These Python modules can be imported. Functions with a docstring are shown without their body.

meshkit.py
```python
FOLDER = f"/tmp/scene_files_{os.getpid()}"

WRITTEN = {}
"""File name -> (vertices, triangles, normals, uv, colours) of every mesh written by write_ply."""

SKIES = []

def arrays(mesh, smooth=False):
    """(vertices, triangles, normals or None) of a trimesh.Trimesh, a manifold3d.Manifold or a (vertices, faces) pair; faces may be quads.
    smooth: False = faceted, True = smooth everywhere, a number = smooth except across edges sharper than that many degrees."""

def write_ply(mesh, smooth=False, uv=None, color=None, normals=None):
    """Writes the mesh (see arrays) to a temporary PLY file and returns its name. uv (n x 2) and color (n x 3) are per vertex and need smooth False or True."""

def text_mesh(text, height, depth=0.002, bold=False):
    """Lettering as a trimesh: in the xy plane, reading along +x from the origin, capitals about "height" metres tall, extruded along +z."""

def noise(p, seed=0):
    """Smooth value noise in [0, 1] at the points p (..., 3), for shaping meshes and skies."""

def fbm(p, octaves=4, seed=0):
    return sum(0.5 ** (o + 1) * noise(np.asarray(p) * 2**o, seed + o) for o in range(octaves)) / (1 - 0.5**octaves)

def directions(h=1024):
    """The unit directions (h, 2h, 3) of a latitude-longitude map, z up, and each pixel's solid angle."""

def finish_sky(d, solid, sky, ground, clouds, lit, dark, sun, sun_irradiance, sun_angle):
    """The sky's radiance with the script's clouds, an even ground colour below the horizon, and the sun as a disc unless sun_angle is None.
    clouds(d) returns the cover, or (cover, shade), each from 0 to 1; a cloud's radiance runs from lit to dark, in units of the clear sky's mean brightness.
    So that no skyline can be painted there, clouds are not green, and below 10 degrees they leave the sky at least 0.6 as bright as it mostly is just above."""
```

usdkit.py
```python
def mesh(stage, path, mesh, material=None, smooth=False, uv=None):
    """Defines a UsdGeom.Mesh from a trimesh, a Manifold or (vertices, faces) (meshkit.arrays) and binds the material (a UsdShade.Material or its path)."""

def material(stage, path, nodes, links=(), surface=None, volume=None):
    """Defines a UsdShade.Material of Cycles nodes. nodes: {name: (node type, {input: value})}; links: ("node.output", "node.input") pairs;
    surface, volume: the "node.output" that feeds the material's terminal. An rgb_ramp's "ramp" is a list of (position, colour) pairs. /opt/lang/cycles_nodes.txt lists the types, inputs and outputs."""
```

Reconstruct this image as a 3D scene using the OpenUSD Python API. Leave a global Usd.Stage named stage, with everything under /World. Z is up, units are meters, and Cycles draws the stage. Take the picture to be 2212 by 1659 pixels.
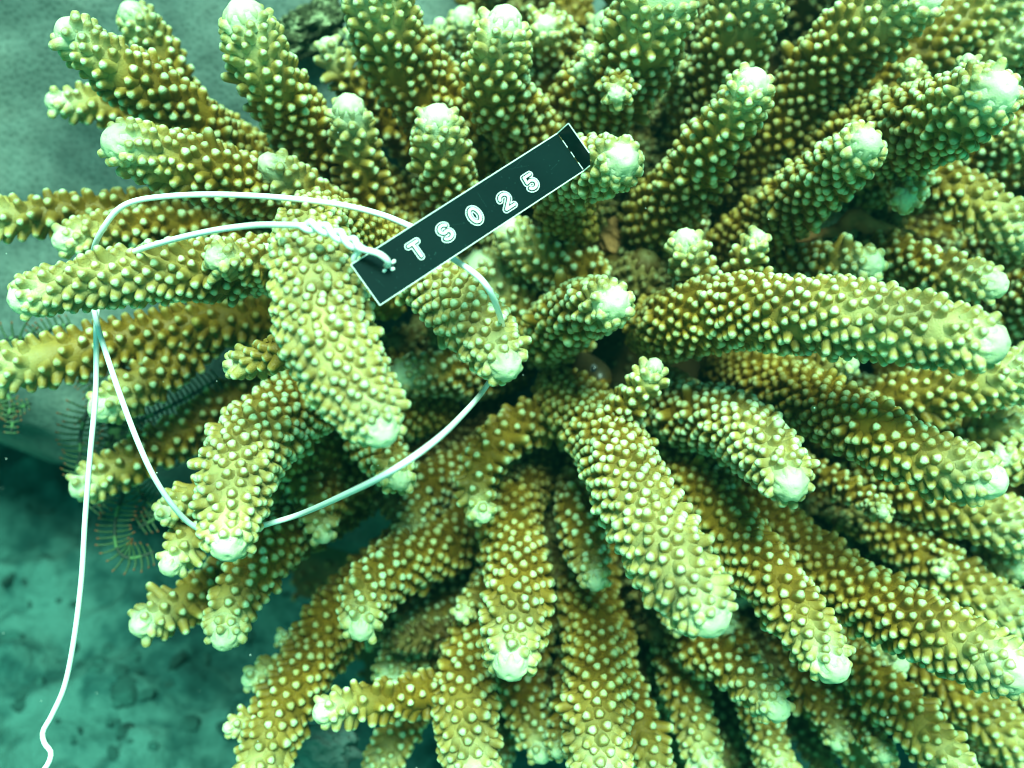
import math
import numpy as np
import trimesh
import usdkit, meshkit
from shapely.geometry import LineString, Polygon
from shapely.ops import unary_union
from pxr import Usd, UsdGeom, UsdLux, UsdShade, Sdf, Gf, Vt

stage = Usd.Stage.CreateInMemory()
UsdGeom.SetStageUpAxis(stage, UsdGeom.Tokens.z)
UsdGeom.Xform.Define(stage, '/World')
UsdGeom.Scope.Define(stage, '/World/Looks')
R = np.random.default_rng(7)

# ------------------------------------------------------------------ camera, sky, sun, exposure
PITCH = math.radians(50)
FWD = np.array([0, math.cos(PITCH), -math.sin(PITCH)])
UP = np.array([0, math.sin(PITCH), math.cos(PITCH)])
RIGHT = np.array([1.0, 0, 0])
HFOV = math.radians(50)
TX = math.tan(HFOV / 2)
cam = UsdGeom.Camera.Define(stage, '/World/camera')
cam.CreateHorizontalApertureAttr(36.0)
cam.CreateVerticalApertureAttr(27.0)
cam.CreateFocalLengthAttr(18.0 / TX)
cam.CreateFStopAttr(8.0)
cam.CreateFocusDistanceAttr(0.37)
cam.CreateClippingRangeAttr(Gf.Vec2f(0.02, 200))
cam.CreateExposureAttr(1.46)
cm = Gf.Matrix4d(1)
for i, ax in enumerate((RIGHT, UP, -FWD)):
    cm.SetRow(i, Gf.Vec4d(*ax, 0))
cam.AddTransformOp().Set(cm)

sun_to = np.array([0.05, -0.09, 0.96]); sun_to /= np.linalg.norm(sun_to)
elev, rot = math.asin(sun_to[2]), math.atan2(sun_to[0], sun_to[1])
dome = UsdLux.DomeLight.Define(stage, '/World/sky')
sky_m = usdkit.material(stage, '/World/Looks/sky_air', {
    's': ('sky_texture', {'sky_type': 'single_scattering', 'sun_disc': False, 'sun_elevation': elev, 'sun_rotation': rot}),
    'b': ('background_shader', {'strength': 0.07})}, [('s.color', 'b.color')], surface='b.background')
UsdShade.MaterialBindingAPI.Apply(dome.GetPrim()).Bind(sky_m)
dome.GetPrim().SetCustomDataByKey('kind', 'structure')
sun = UsdLux.DistantLight.Define(stage, '/World/sun')
sun.CreateIntensityAttr(1.25)
sun.CreateAngleAttr(26.0)
sun.CreateNormalizeAttr(True)
sun.CreateColorAttr(Gf.Vec3f(1.0, 0.97, 0.90))
z = sun_to; x = np.cross([0, 1, 0], z); x /= np.linalg.norm(x); y = np.cross(z, x)
sm = Gf.Matrix4d(1)
for i, ax in enumerate((x, y, z)):
    sm.SetRow(i, Gf.Vec4d(*map(float, ax), 0))
sun.AddTransformOp().Set(sm)

# ------------------------------------------------------------------ helpers
PXW = 2212.0
def P(px, py, d):
    """a point of the reef: sighted along (px, py) of a 2212-wide picture, d metres in front of the diver"""
    sx = (px - 1106.0) / 1106.0 * TX
    sy = -(py - 829.5) / 1106.0 * TX
    return d * (FWD + RIGHT * sx + UP * sy)
def mpx(d):
    return 2 * TX * d / PXW

def vnormals(v, f):
    n = np.zeros_like(v)
    fn = np.cross(v[f[:, 1]] - v[f[:, 0]], v[f[:, 2]] - v[f[:, 0]])
    for k in range(3):
        np.add.at(n, f[:, k], fn)
    l = np.linalg.norm(n, axis=1, keepdims=True)
    return n / np.maximum(l, 1e-20)

def put(path, v, f, mat, cor=None, smooth=True):
    v = np.asarray(v, float); f = np.asarray(f, int)
    if f.shape[1] == 4:
        f = np.vstack([f[:, [0, 1, 2]], f[:, [0, 2, 3]]])
    m = UsdGeom.Mesh.Define(stage, path)
    m.CreatePointsAttr(Vt.Vec3fArray.FromNumpy(v.astype(np.float32)))
    m.CreateFaceVertexCountsAttr(Vt.IntArray.FromNumpy(np.full(len(f), 3, np.int32)))
    m.CreateFaceVertexIndicesAttr(Vt.IntArray.FromNumpy(f.astype(np.int32).ravel()))
    m.CreateSubdivisionSchemeAttr('none')
    if smooth:
        m.CreateNormalsAttr(Vt.Vec3fArray.FromNumpy(vnormals(v, f).astype(np.float32)))
        m.SetNormalsInterpolation('vertex')
    if cor is not None:
        UsdGeom.PrimvarsAPI(m).CreatePrimvar('cor', Sdf.ValueTypeNames.Color3fArray, 'vertex').Set(Vt.Vec3fArray.FromNumpy(np.asarray(cor, np.float32)))
    UsdShade.MaterialBindingAPI.Apply(m.GetPrim()).Bind(mat)
    return m.GetPrim()

used = {}
def name(parent, kind):
    k = parent + '/' + kind
    n = used.get(k, -1) + 1
    used[k] = n
    return k if n == 0 else f'{k}_{n:03d}'

def tag(p, label=None, cat=None, group=None, kind=None):
    for k, x in (('label', label), ('category', cat), ('group', group), ('kind', kind)):
        if x:
            p.SetCustomDataByKey(k, x)
    return p

def xform(kind, label, cat, group=None):
    return tag(UsdGeom.Xform.Define(stage, name('/World', kind)).GetPrim(), label, cat, group)

def spline(pts, step):
    """Catmull-Rom through the rows (any dimension), resampled about every step (first three columns)"""
    p = np.asarray(pts, float)
    if len(p) == 2:
        p = np.vstack([p[0], p.mean(0), p[1]])
    q = np.vstack([2 * p[0] - p[1], p, 2 * p[-1] - p[-2]])
    out = []
    for i in range(1, len(q) - 2):
        t = np.linspace(0, 1, 24, endpoint=False)[:, None]
        a, b, c, d = q[i - 1], q[i], q[i + 1], q[i + 2]
        out.append(.5 * ((2 * b) + (-a + c) * t + (2 * a - 5 * b + 4 * c - d) * t ** 2 + (-a + 3 * b - 3 * c + d) * t ** 3))
    out = np.vstack(out + [p[-1:]])
    s = np.r_[0, np.cumsum(np.linalg.norm(np.diff(out[:, :3], axis=0), axis=1))]
    n = max(4, int(s[-1] / step) + 1)
    u = np.linspace(0, s[-1], n)
    return np.stack([np.interp(u, s, out[:, k]) for k in range(out.shape[1])], 1), u

def frames(c):
    t = np.gradient(c, axis=0); t /= np.linalg.norm(t, axis=1, keepdims=True) + 1e-15
    a = np.cross(t[0], [0.3, 0.5, 0.8]); a /= np.linalg.norm(a)
    A = []
    for i in range(len(c)):
        a = a - t[i] * (a @ t[i]); a /= np.linalg.norm(a) + 1e-15
        A.append(a)
    A = np.array(A)
    return t, A, np.cross(t, A)

def tube(c, r, sides=8, cap=True):
    t, A, B = frames(c)
    n = len(c); ang = np.arange(sides) * 2 * np.pi / sides
    r = np.broadcast_to(r, (n,)) if np.ndim(r) < 2 else r
    rr = r[:, None] if r.ndim == 1 else r
    v = c[:, None] + rr[..., None] * (np.cos(ang)[None, :, None] * A[:, None] + np.sin(ang)[None, :, None] * B[:, None])
    i, j = np.meshgrid(np.arange(n - 1), np.arange(sides), indexing='ij')
    q = np.stack([i * sides + j, i * sides + (j + 1) % sides, (i + 1) * sides + (j + 1) % sides, (i + 1) * sides + j], -1).reshape(-1, 4)
    f = np.vstack([q[:, [0, 1, 2]], q[:, [0, 2, 3]]])
    v = v.reshape(-1, 3)
    if cap:
        v = np.vstack([v, c[:1], c[-1:]])
        k = np.arange(sides)
        f = np.vstack([f, np.stack([np.full(sides, n * sides), (k + 1) % sides, k], 1),
                       np.stack([np.full(sides, n * sides + 1), (n - 1) * sides + k, (n - 1) * sides + (k + 1) % sides], 1)])
    return v, f

def joined(parts):
    V, F, C, o = [], [], [], 0
    for p in parts:
        V.append(p[0]); F.append(np.asarray(p[1]) + o); o += len(p[0])
        if len(p) > 2:
            C.append(p[2])
    return np.vstack(V), np.vstack(F), (np.vstack(C) if C else None)

# ------------------------------------------------------------------ materials
def mat(n, nodes, links, surface='p.BSDF', volume=None):
    return usdkit.material(stage, '/World/Looks/' + n, nodes, links, surface=surface, volume=volume)

def coral_material(n, ramp, cream, rough, bump, sss=0.0):
    return mat(n, {
        'at': ('attribute', {'attribute': 'cor'}), 'sp': ('separate_color', {}),
        'geo': ('geometry', {}),
        'n1': ('noise_texture', {'scale': 60.0, 'detail': 3.0}),
        'n2': ('noise_texture', {'scale': 900.0, 'detail': 2.0}),
        'nv': ('noise_texture', {'scale': 1700.0, 'detail': 1.0}),
        'add': ('math', {'math_type': 'multiply_add', 'value2': 0.14}),
        'off': ('math', {'math_type': 'subtract', 'value2': 0.07}),
        'ramp': ('rgb_ramp', {'ramp': ramp}),
        'tm': ('math', {'math_type': 'multiply', 'value2': 1.05, 'use_clamp': True}),
        'mx': ('mix', {}), 'cr': ('rgb_ramp', {'ramp': cream}),
        'var': ('map_range', {'from_min': 0.3, 'from_max': 0.7, 'to_min': 0.64, 'to_max': 1.25}),
        'mul': ('mix', {'mix_type': 'multiply', 'fac': 1.0}),
        'cv': ('combine_color', {}),
        'b': ('bump', {'strength': bump, 'distance': 0.0006}),
        'p': ('principled_bsdf', {'roughness': rough, 'specular_ior_level': 0.3, 'subsurface_method': 'burley', 'subsurface_weight': sss, 'subsurface_scale': 0.0016, 'subsurface_radius': (1.0, .75, .4)}),
    }, [('at.color', 'sp.color'), ('geo.position', 'n1.vector'), ('geo.position', 'n2.vector'), ('geo.position', 'nv.vector'),
        ('n2.fac', 'add.value1'), ('sp.r', 'add.value3'), ('add.value', 'off.value1'), ('off.value', 'ramp.fac'),
        ('sp.g', 'tm.value1'), ('tm.value', 'mx.fac'), ('sp.g', 'cr.fac'), ('cr.color', 'mx.color2'), ('ramp.color', 'mx.color1'),
        ('n1.fac', 'var.value'), ('var.result', 'cv.r'), ('var.result', 'cv.g'), ('var.result', 'cv.b'),
        ('mx.color', 'mul.color1'), ('cv.color', 'mul.color2'), ('mul.color', 'p.base_color'),
        ('nv.fac', 'b.height'), ('b.normal', 'p.normal')])

BROWN = [(0.0, (.195, .105, .009)), (0.30, (.235, .132, .013)), (0.55, (.32, .22, .045)), (0.8, (.45, .48, .24)), (1.0, (.57, .69, .44))]
M_coral = coral_material('coral_tissue', BROWN, [(0, (.26, .17, .028)), (.5, (.39, .31, .095)), (.85, (.50, .47, .22)), (1, (.55, .60, .37))], 0.5, 0.5, .4)
M_tip = coral_material('coral_growing_tip', [(0, (.50, .47, .22)), (.35, (.55, .57, .31)), (1, (.56, .62, .38))], [(0, (.26, .17, .028)), (.5, (.39, .31, .095)), (.85, (.50, .47, .22)), (1, (.55, .60, .37))], 0.62, 0.35, .5)
DEEP = [(0.0, (.07, .036, .004)), (0.5, (.09, .050, .007)), (0.8, (.16, .13, .04)), (1.0, (.26, .30, .14))]  # shade of the deep gaps is painted into these darker browns
M_deep = coral_material('gap_shade_coral', DEEP, [(0, (.26, .17, .028)), (.5, (.39, .31, .095)), (.85, (.50, .47, .22)), (1, (.55, .60, .37))], 0.6, 0.6)

def simple(n, col, rough=.5, spec=.5, scale=30., lo=.75, hi=1.2, bump=0., bscale=200., bd=.001):
    nodes = {'geo': ('geometry', {}), 'n': ('noise_texture', {'scale': scale, 'detail': 4.0}),
             'v': ('map_range', {'from_min': .3, 'from_max': .7, 'to_min': lo, 'to_max': hi}), 'c': ('combine_color', {}),
             'm': ('mix', {'mix_type': 'multiply', 'fac': 1.0, 'color1': col}), 'p': ('principled_bsdf', {'roughness': rough, 'specular_ior_level': spec})}
    links = [('geo.position', 'n.vector'), ('n.fac', 'v.value'), ('v.result', 'c.r'), ('v.result', 'c.g'), ('v.result', 'c.b'), ('c.color', 'm.color2'), ('m.color', 'p.base_color')]
    if bump:
        nodes['nb'] = ('noise_texture', {'scale': bscale, 'detail': 4.0}); nodes['b'] = ('bump', {'strength': bump, 'distance': bd})
        links += [('geo.position', 'nb.vector'), ('nb.fac', 'b.height'), ('b.normal', 'p.normal')]
    return mat(n, nodes, links)

M_wire = simple('white_plastic_wire', (.86, .86, .84), .35, .5, 40., .95, 1.03)
M_tag = simple('black_tape', (.003, .0095, .0095), .15, .16, 25., .6, 1.4, .05, 500., .0004)
M_white = simple('stressed_white_tape', (.85, .87, .86), .5, .4, 300., .96, 1.04)
M_sand = mat('seabed_silt', {
    'geo': ('geometry', {}), 'n1': ('noise_texture', {'scale': 14.0, 'detail': 6.0, 'roughness': .62}),
    'n2': ('noise_texture', {'scale': 70.0, 'detail': 4.0, 'roughness': .6}), 'ad': ('math', {'math_type': 'multiply_add', 'value2': .45}),
    'r': ('rgb_ramp', {'ramp': [(.40, (.0015, .013, .0125)), (.54, (.005, .030, .029)), (.66, (.012, .055, .052)), (.80, (.045, .12, .11))]}),
    'b': ('bump', {'strength': .8, 'distance': .006}), 'p': ('principled_bsdf', {'roughness': .9, 'specular_ior_level': .15})},
    [('geo.position', 'n1.vector'), ('geo.position', 'n2.vector'), ('n2.fac', 'ad.value1'), ('n1.fac', 'ad.value3'), ('ad.value', 'r.fac'), ('r.color', 'p.base_color'), ('n2.fac', 'b.height'), ('b.normal', 'p.normal')])
M_boulder = mat('boulder_coral_skin', {
    'geo': ('geometry', {}), 'v': ('voronoi_texture', {'scale': 400.0, 'randomness': 1.0}), 'n': ('noise_texture', {'scale': 11.0, 'detail': 4.0}), 'n3': ('noise_texture', {'scale': 120.0, 'detail': 3.0}),
    'pore': ('rgb_ramp', {'ramp': [(0.0, (.040, .052, .048)), (.25, (.075, .095, .088)), (.45, (.098, .118, .110)), (1, (.112, .131, .122))]}),
    'big': ('rgb_ramp', {'ramp': [(.36, (.30, .42, .42)), (.5, (.85, .95, .92)), (.66, (1.35, 1.35, 1.25))]}),
    'mx': ('mix', {'mix_type': 'multiply', 'fac': 1.0}), 'ov': ('mix', {'mix_type': 'overlay', 'fac': .35}), 'ovc': ('combine_color', {}),
    'b': ('bump', {'strength': .45, 'distance': .001}), 'p': ('principled_bsdf', {'roughness': .75, 'specular_ior_level': .25})},
    [('geo.position', 'v.vector'), ('geo.position', 'n.vector'), ('geo.position', 'n3.vector'), ('v.distance', 'pore.fac'), ('n.fac', 'big.fac'), ('pore.color', 'mx.color1'), ('big.color', 'mx.color2'),
     ('mx.color', 'ov.color1'), ('n3.fac', 'ovc.r'), ('n3.fac', 'ovc.g'), ('n3.fac', 'ovc.b'), ('ovc.color', 'ov.color2'), ('ov.color', 'p.base_color'), ('v.distance', 'b.height'), ('b.normal', 'p.normal')])
M_turf = mat('turf_algae_rock', {
    'geo': ('geometry', {}), 'n': ('noise_texture', {'scale': 130.0, 'detail': 6.0, 'roughness': .7}), 'n2': ('noise_texture', {'scale': 420.0, 'detail': 3.0}),
    'r': ('rgb_ramp', {'ramp': [(.40, (.02, .022, .012)), (.52, (.06, .065, .03)), (.60, (.30, .32, .18)), (.8, (.55, .58, .38))]}),
    'b': ('bump', {'strength': 1.0, 'distance': .003}), 'p': ('principled_bsdf', {'roughness': .95, 'specular_ior_level': .1})},
    [('geo.position', 'n.vector'), ('geo.position', 'n2.vector'), ('n.fac', 'r.fac'), ('r.color', 'p.base_color'), ('n2.fac', 'b.height'), ('b.normal', 'p.normal')])
M_rock = simple('pale_rock', (.10, .15, .14), .9, .15, 60., .5, 1.3, .8, 150., .004)
M_stone = simple('rubble_stone', (.014, .052, .047), .9, .15, 50., .4, 1.5, .8, 120., .004)
M_sponge = simple('salmon_sponge', (.34, .16, .055), .8, .2, 150., .6, 1.3, .6, 400., .002)
M_blue = simple('pale_blue_crust', (.07, .14, .135), .8, .2, 120., .7, 1.2, .6, 400., .002)
M_fish = mat('fish_skin', {
    'at': ('attribute', {'attribute': 'cor'}), 'sp': ('separate_color', {}), 'geo': ('geometry', {}), 'n': ('noise_texture', {'scale': 400.0, 'detail': 3.0}),
    'a': ('math', {'math_type': 'multiply_add', 'value2': .3}),
    'r': ('rgb_ramp', {'ramp': [(.25, (.03, .022, .010)), (.5, (.06, .036, .010)), (.72, (.20, .095, .010)), (1.0, (.30, .17, .02))]}), 'p': ('principled_bsdf', {'roughness': .4})},
    [('at.color', 'sp.color'), ('geo.position', 'n.vector'), ('n.fac', 'a.value1'), ('sp.r', 'a.value3'), ('a.value', 'r.fac'), ('r.color', 'p.base_color')])
M_eyeball = simple('fish_eye_rim', (.22, .24, .25), .2, .5)
M_pupil = simple('fish_pupil', (.01, .008, .012), .1, .6)
M_feather = mat('feather_star_arm', {
    'at': ('attribute', {'attribute': 'cor'}), 'sp': ('separate_color', {}),
    's': ('math', {'math_type': 'multiply', 'value2': 46.0}), 'w': ('math', {'math_type': 'sine'}), 'h': ('math', {'math_type': 'greater_than', 'value2': 0.35}),
    'mb': ('mix', {'color1': (.008, .02, .009), 'color2': (.06, .14, .04)}), 't': ('map_range', {'from_min': .8, 'from_max': .95, 'to_min': 0, 'to_max': 1, 'clamp': True}),
    'mt': ('mix', {'color2': (.20, .05, .01)}), 'p': ('principled_bsdf', {'roughness': .6})},
    [('at.color', 'sp.color'), ('sp.r', 's.value1'), ('s.value', 'w.value1'), ('w.value', 'h.value1'), ('h.value', 'mb.fac'), ('sp.r', 't.value'), ('t.result', 'mt.fac'), ('mb.color', 'mt.color1'), ('mt.color', 'p.base_color')])
M_speck = simple('suspended_speck', (.7, .75, .7), .8, .2)
def volume_material(ss, sa, g):
    c = np.array(ss, float); s = 1 - np.array(sa, float) / (1 - c)
    return mat('sea_water', {'v': ('principled_volume', {'color': tuple(c), 'density': 1.0, 'anisotropy': g, 'absorption_color': tuple(s ** 2)})}, [], surface=None, volume='v.volume')
M_water = volume_material((.005, .055, .046), (.28, .018, .105), .5)

# ------------------------------------------------------------------ the setting: seabed and water
SEA_Z = P(250, 1500, .64)[2]
def axis_points(c, fine, half):
    a = np.arange(-half, half + 1e-9, fine)
    g = half + np.cumsum(fine * 1.25 ** np.arange(1, 40)); g = g[g < 12]
    return c + np.r_[-g[::-1], a, g]
gx = axis_points(-.1, .006, .62); gy = axis_points(.25, .006, .62)
X, Y = np.meshgrid(gx, gy, indexing='ij')
q = np.stack([X, Y, np.zeros_like(X)], -1)
Z = SEA_Z + .07 * (meshkit.fbm(q * 9, 4, 3) - .5) + .055 * (meshkit.fbm(q * 34, 3, 9) - .5)
# the reef rises as a mound under the colonies
mc = P(1300, 500, .74)
Z += .10 * np.exp(-(((X - mc[0]) / .28) ** 2 + ((Y - mc[1]) / .26) ** 2) ** 2)
nx, ny = X.shape
i, j = np.meshgrid(np.arange(nx - 1), np.arange(ny - 1), indexing='ij')
qd = np.stack([i * ny + j, (i + 1) * ny + j, (i + 1) * ny + j + 1, i * ny + j + 1], -1).reshape(-1, 4)
tag(put('/World/seabed', np.stack([X, Y, Z], -1).reshape(-1, 3), qd, M_sand), 'murky green silt and rubble seabed below the coral', kind='structure')
def seabed_z(x, y):
    p = np.array([x, y, 0.0])
    z = SEA_Z + .07 * (meshkit.fbm(p * 9, 4, 3) - .5) + .055 * (meshkit.fbm(p * 34, 3, 9) - .5)
    return z + .10 * math.exp(-(((x - mc[0]) / .28) ** 2 + ((y - mc[1]) / .26) ** 2) ** 2)
bx = trimesh.creation.box(bounds=[[-10, -10, SEA_Z - 1.2], [10, 10, 2.2]])
tag(put('/World/haze', bx.vertices, bx.faces, M_water, smooth=False), 'green sea water filling the scene', kind='stuff')

def lump(center, axes, radii, sub=4, amp=.15, freq=3., seed=0, square=2.0):
    s = trimesh.creation.icosphere(subdivisions=sub)
    u = np.array(s.vertices)
    u = u / (np.abs(u) ** square).sum(1, keepdims=True) ** (1 / square)
    k = 1 + amp * (meshkit.fbm(u * freq + 11.3 * seed, 4, seed) - .5) * 2
    return center + (u * k[:, None] * np.asarray(radii)) @ np.asarray(axes), np.array(s.faces)
CAX = np.stack([RIGHT, UP, -FWD])
def rolled(a, b=0):
    ca, sa = math.cos(a), math.sin(a)
    m = np.array([[ca, sa, 0], [-sa, ca, 0], [0, 0, 1]])
    cb, sb = math.cos(b), math.sin(b)
    return m @ np.array([[1, 0, 0], [0, cb, sb], [0, -sb, cb]]) @ CAX

v, f = lump(P(440, 400, .68), rolled(-.33, .12), (.33, .180, .14), 6, .08, 2.0, 4, square=3.6)
v2 = v + .013 * (meshkit.fbm(v * 28, 3, 5)[:, None] - .5) * vnormals(v, f)
tag(put('/World/boulder_coral', v2, f, M_boulder), 'smooth pale grey boulder coral with fine pores behind the branches at left', 'boulder coral')

# ------------------------------------------------------------------ the branching coral
colony = '/World/branching_coral'
tag(UsdGeom.Xform.Define(stage, colony).GetPrim(), 'big yellow-brown branching coral with knobbly pale tipped fingers, tagged and wired', 'coral')

def cup_template(segs, star):
    """one coral cup of unit radius and unit length along +z; columns: x, y, h, pale, star weight"""
    prof = [(1.65, -.30, 0.0), (1.22, .08, .05), (1.04, .38, .14), (.97, .64, .32), (.80, .84, .68), (.50, .965, 1.0), (.20, 1.0, 1.0)]
    rows, ang = [], np.arange(segs) * 2 * np.pi / segs
    for r, h, p in prof:
        rows += [(r * math.cos(a), r * math.sin(a), h, p) for a in ang]
    f = []
    for k in range(len(prof) - 1):
        for a in range(segs):
            b = (a + 1) % segs
            f += [(k * segs + a, k * segs + b, (k + 1) * segs + b), (k * segs + a, (k + 1) * segs + b, (k + 1) * segs + a)]
    c = len(rows); rows.append((0, 0, .985, .88)); k = len(prof) - 1
    f += [(k * segs + a, k * segs + (a + 1) % segs, c) for a in range(segs)]
    if star:
        for a in range(8):
            t = a / 8 * 2 * np.pi + .2
            d = np.array([math.cos(t), math.sin(t)]); e = np.array([-d[1], d[0]]) * .13
            o = len(rows)
            rows += [(*(d * .35 + e), .97, .85), (*(d * .35 - e), .97, .85), (*(d * 1.12), 1.22, 1.0)]
            f.append((o, o + 1, o + 2))
    return np.array(rows, float), np.array(f)
T_near, T_far, T_star = cup_template(10, False), cup_template(8, False), cup_template(6, True)

def cups_mesh(T, pos, nor, axis, rad, length, tipness, rnd, young_lit):
    """all cups at once: (n*m, 3), faces, colours"""
    tv, tf = T
    zax = axis; xax = np.cross(zax, nor + 1e-3); bad = np.linalg.norm(xax, axis=1) < 1e-4
    xax[bad] = np.cross(zax[bad], [0.2, 0.9, 0.4])
    xax /= np.linalg.norm(xax, axis=1, keepdims=True); yax = np.cross(zax, xax)
    n, m = len(pos), len(tv)
    # the base ring lies in the branch surface, the cup leans along its axis
    h = tv[None, :, 2] * length[:, None]
    rr = rad[:, None] * (1 + .10 * np.sin(3 * np.arctan2(tv[None, :, 1], tv[None, :, 0]) + rnd[:, None] * 40))
    V = pos[:, None] + h[..., None] * zax[:, None] + (rr * tv[None, :, 0])[..., None] * xax[:, None] + (rr * tv[None, :, 1])[..., None] * yax[:, None]
    F = (tf[None] + (np.arange(n) * m)[:, None, None]).reshape(-1, 3)
    pale = tv[None, :, 3] * (.78 + .28 * rnd[:, None]) * (.35 + .65 * young_lit[:, None])  # young growth is paler; near fingers also carry painted brightness
    C = np.stack([np.clip(pale, 0, 1), np.broadcast_to(tipness[:, None], (n, m)) * (1 - .75 * np.clip(pale, 0, 1)), np.broadcast_to(rnd[:, None], (n, m))], -1)
    return V.reshape(-1, 3), F, C.reshape(-1, 3)

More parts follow.
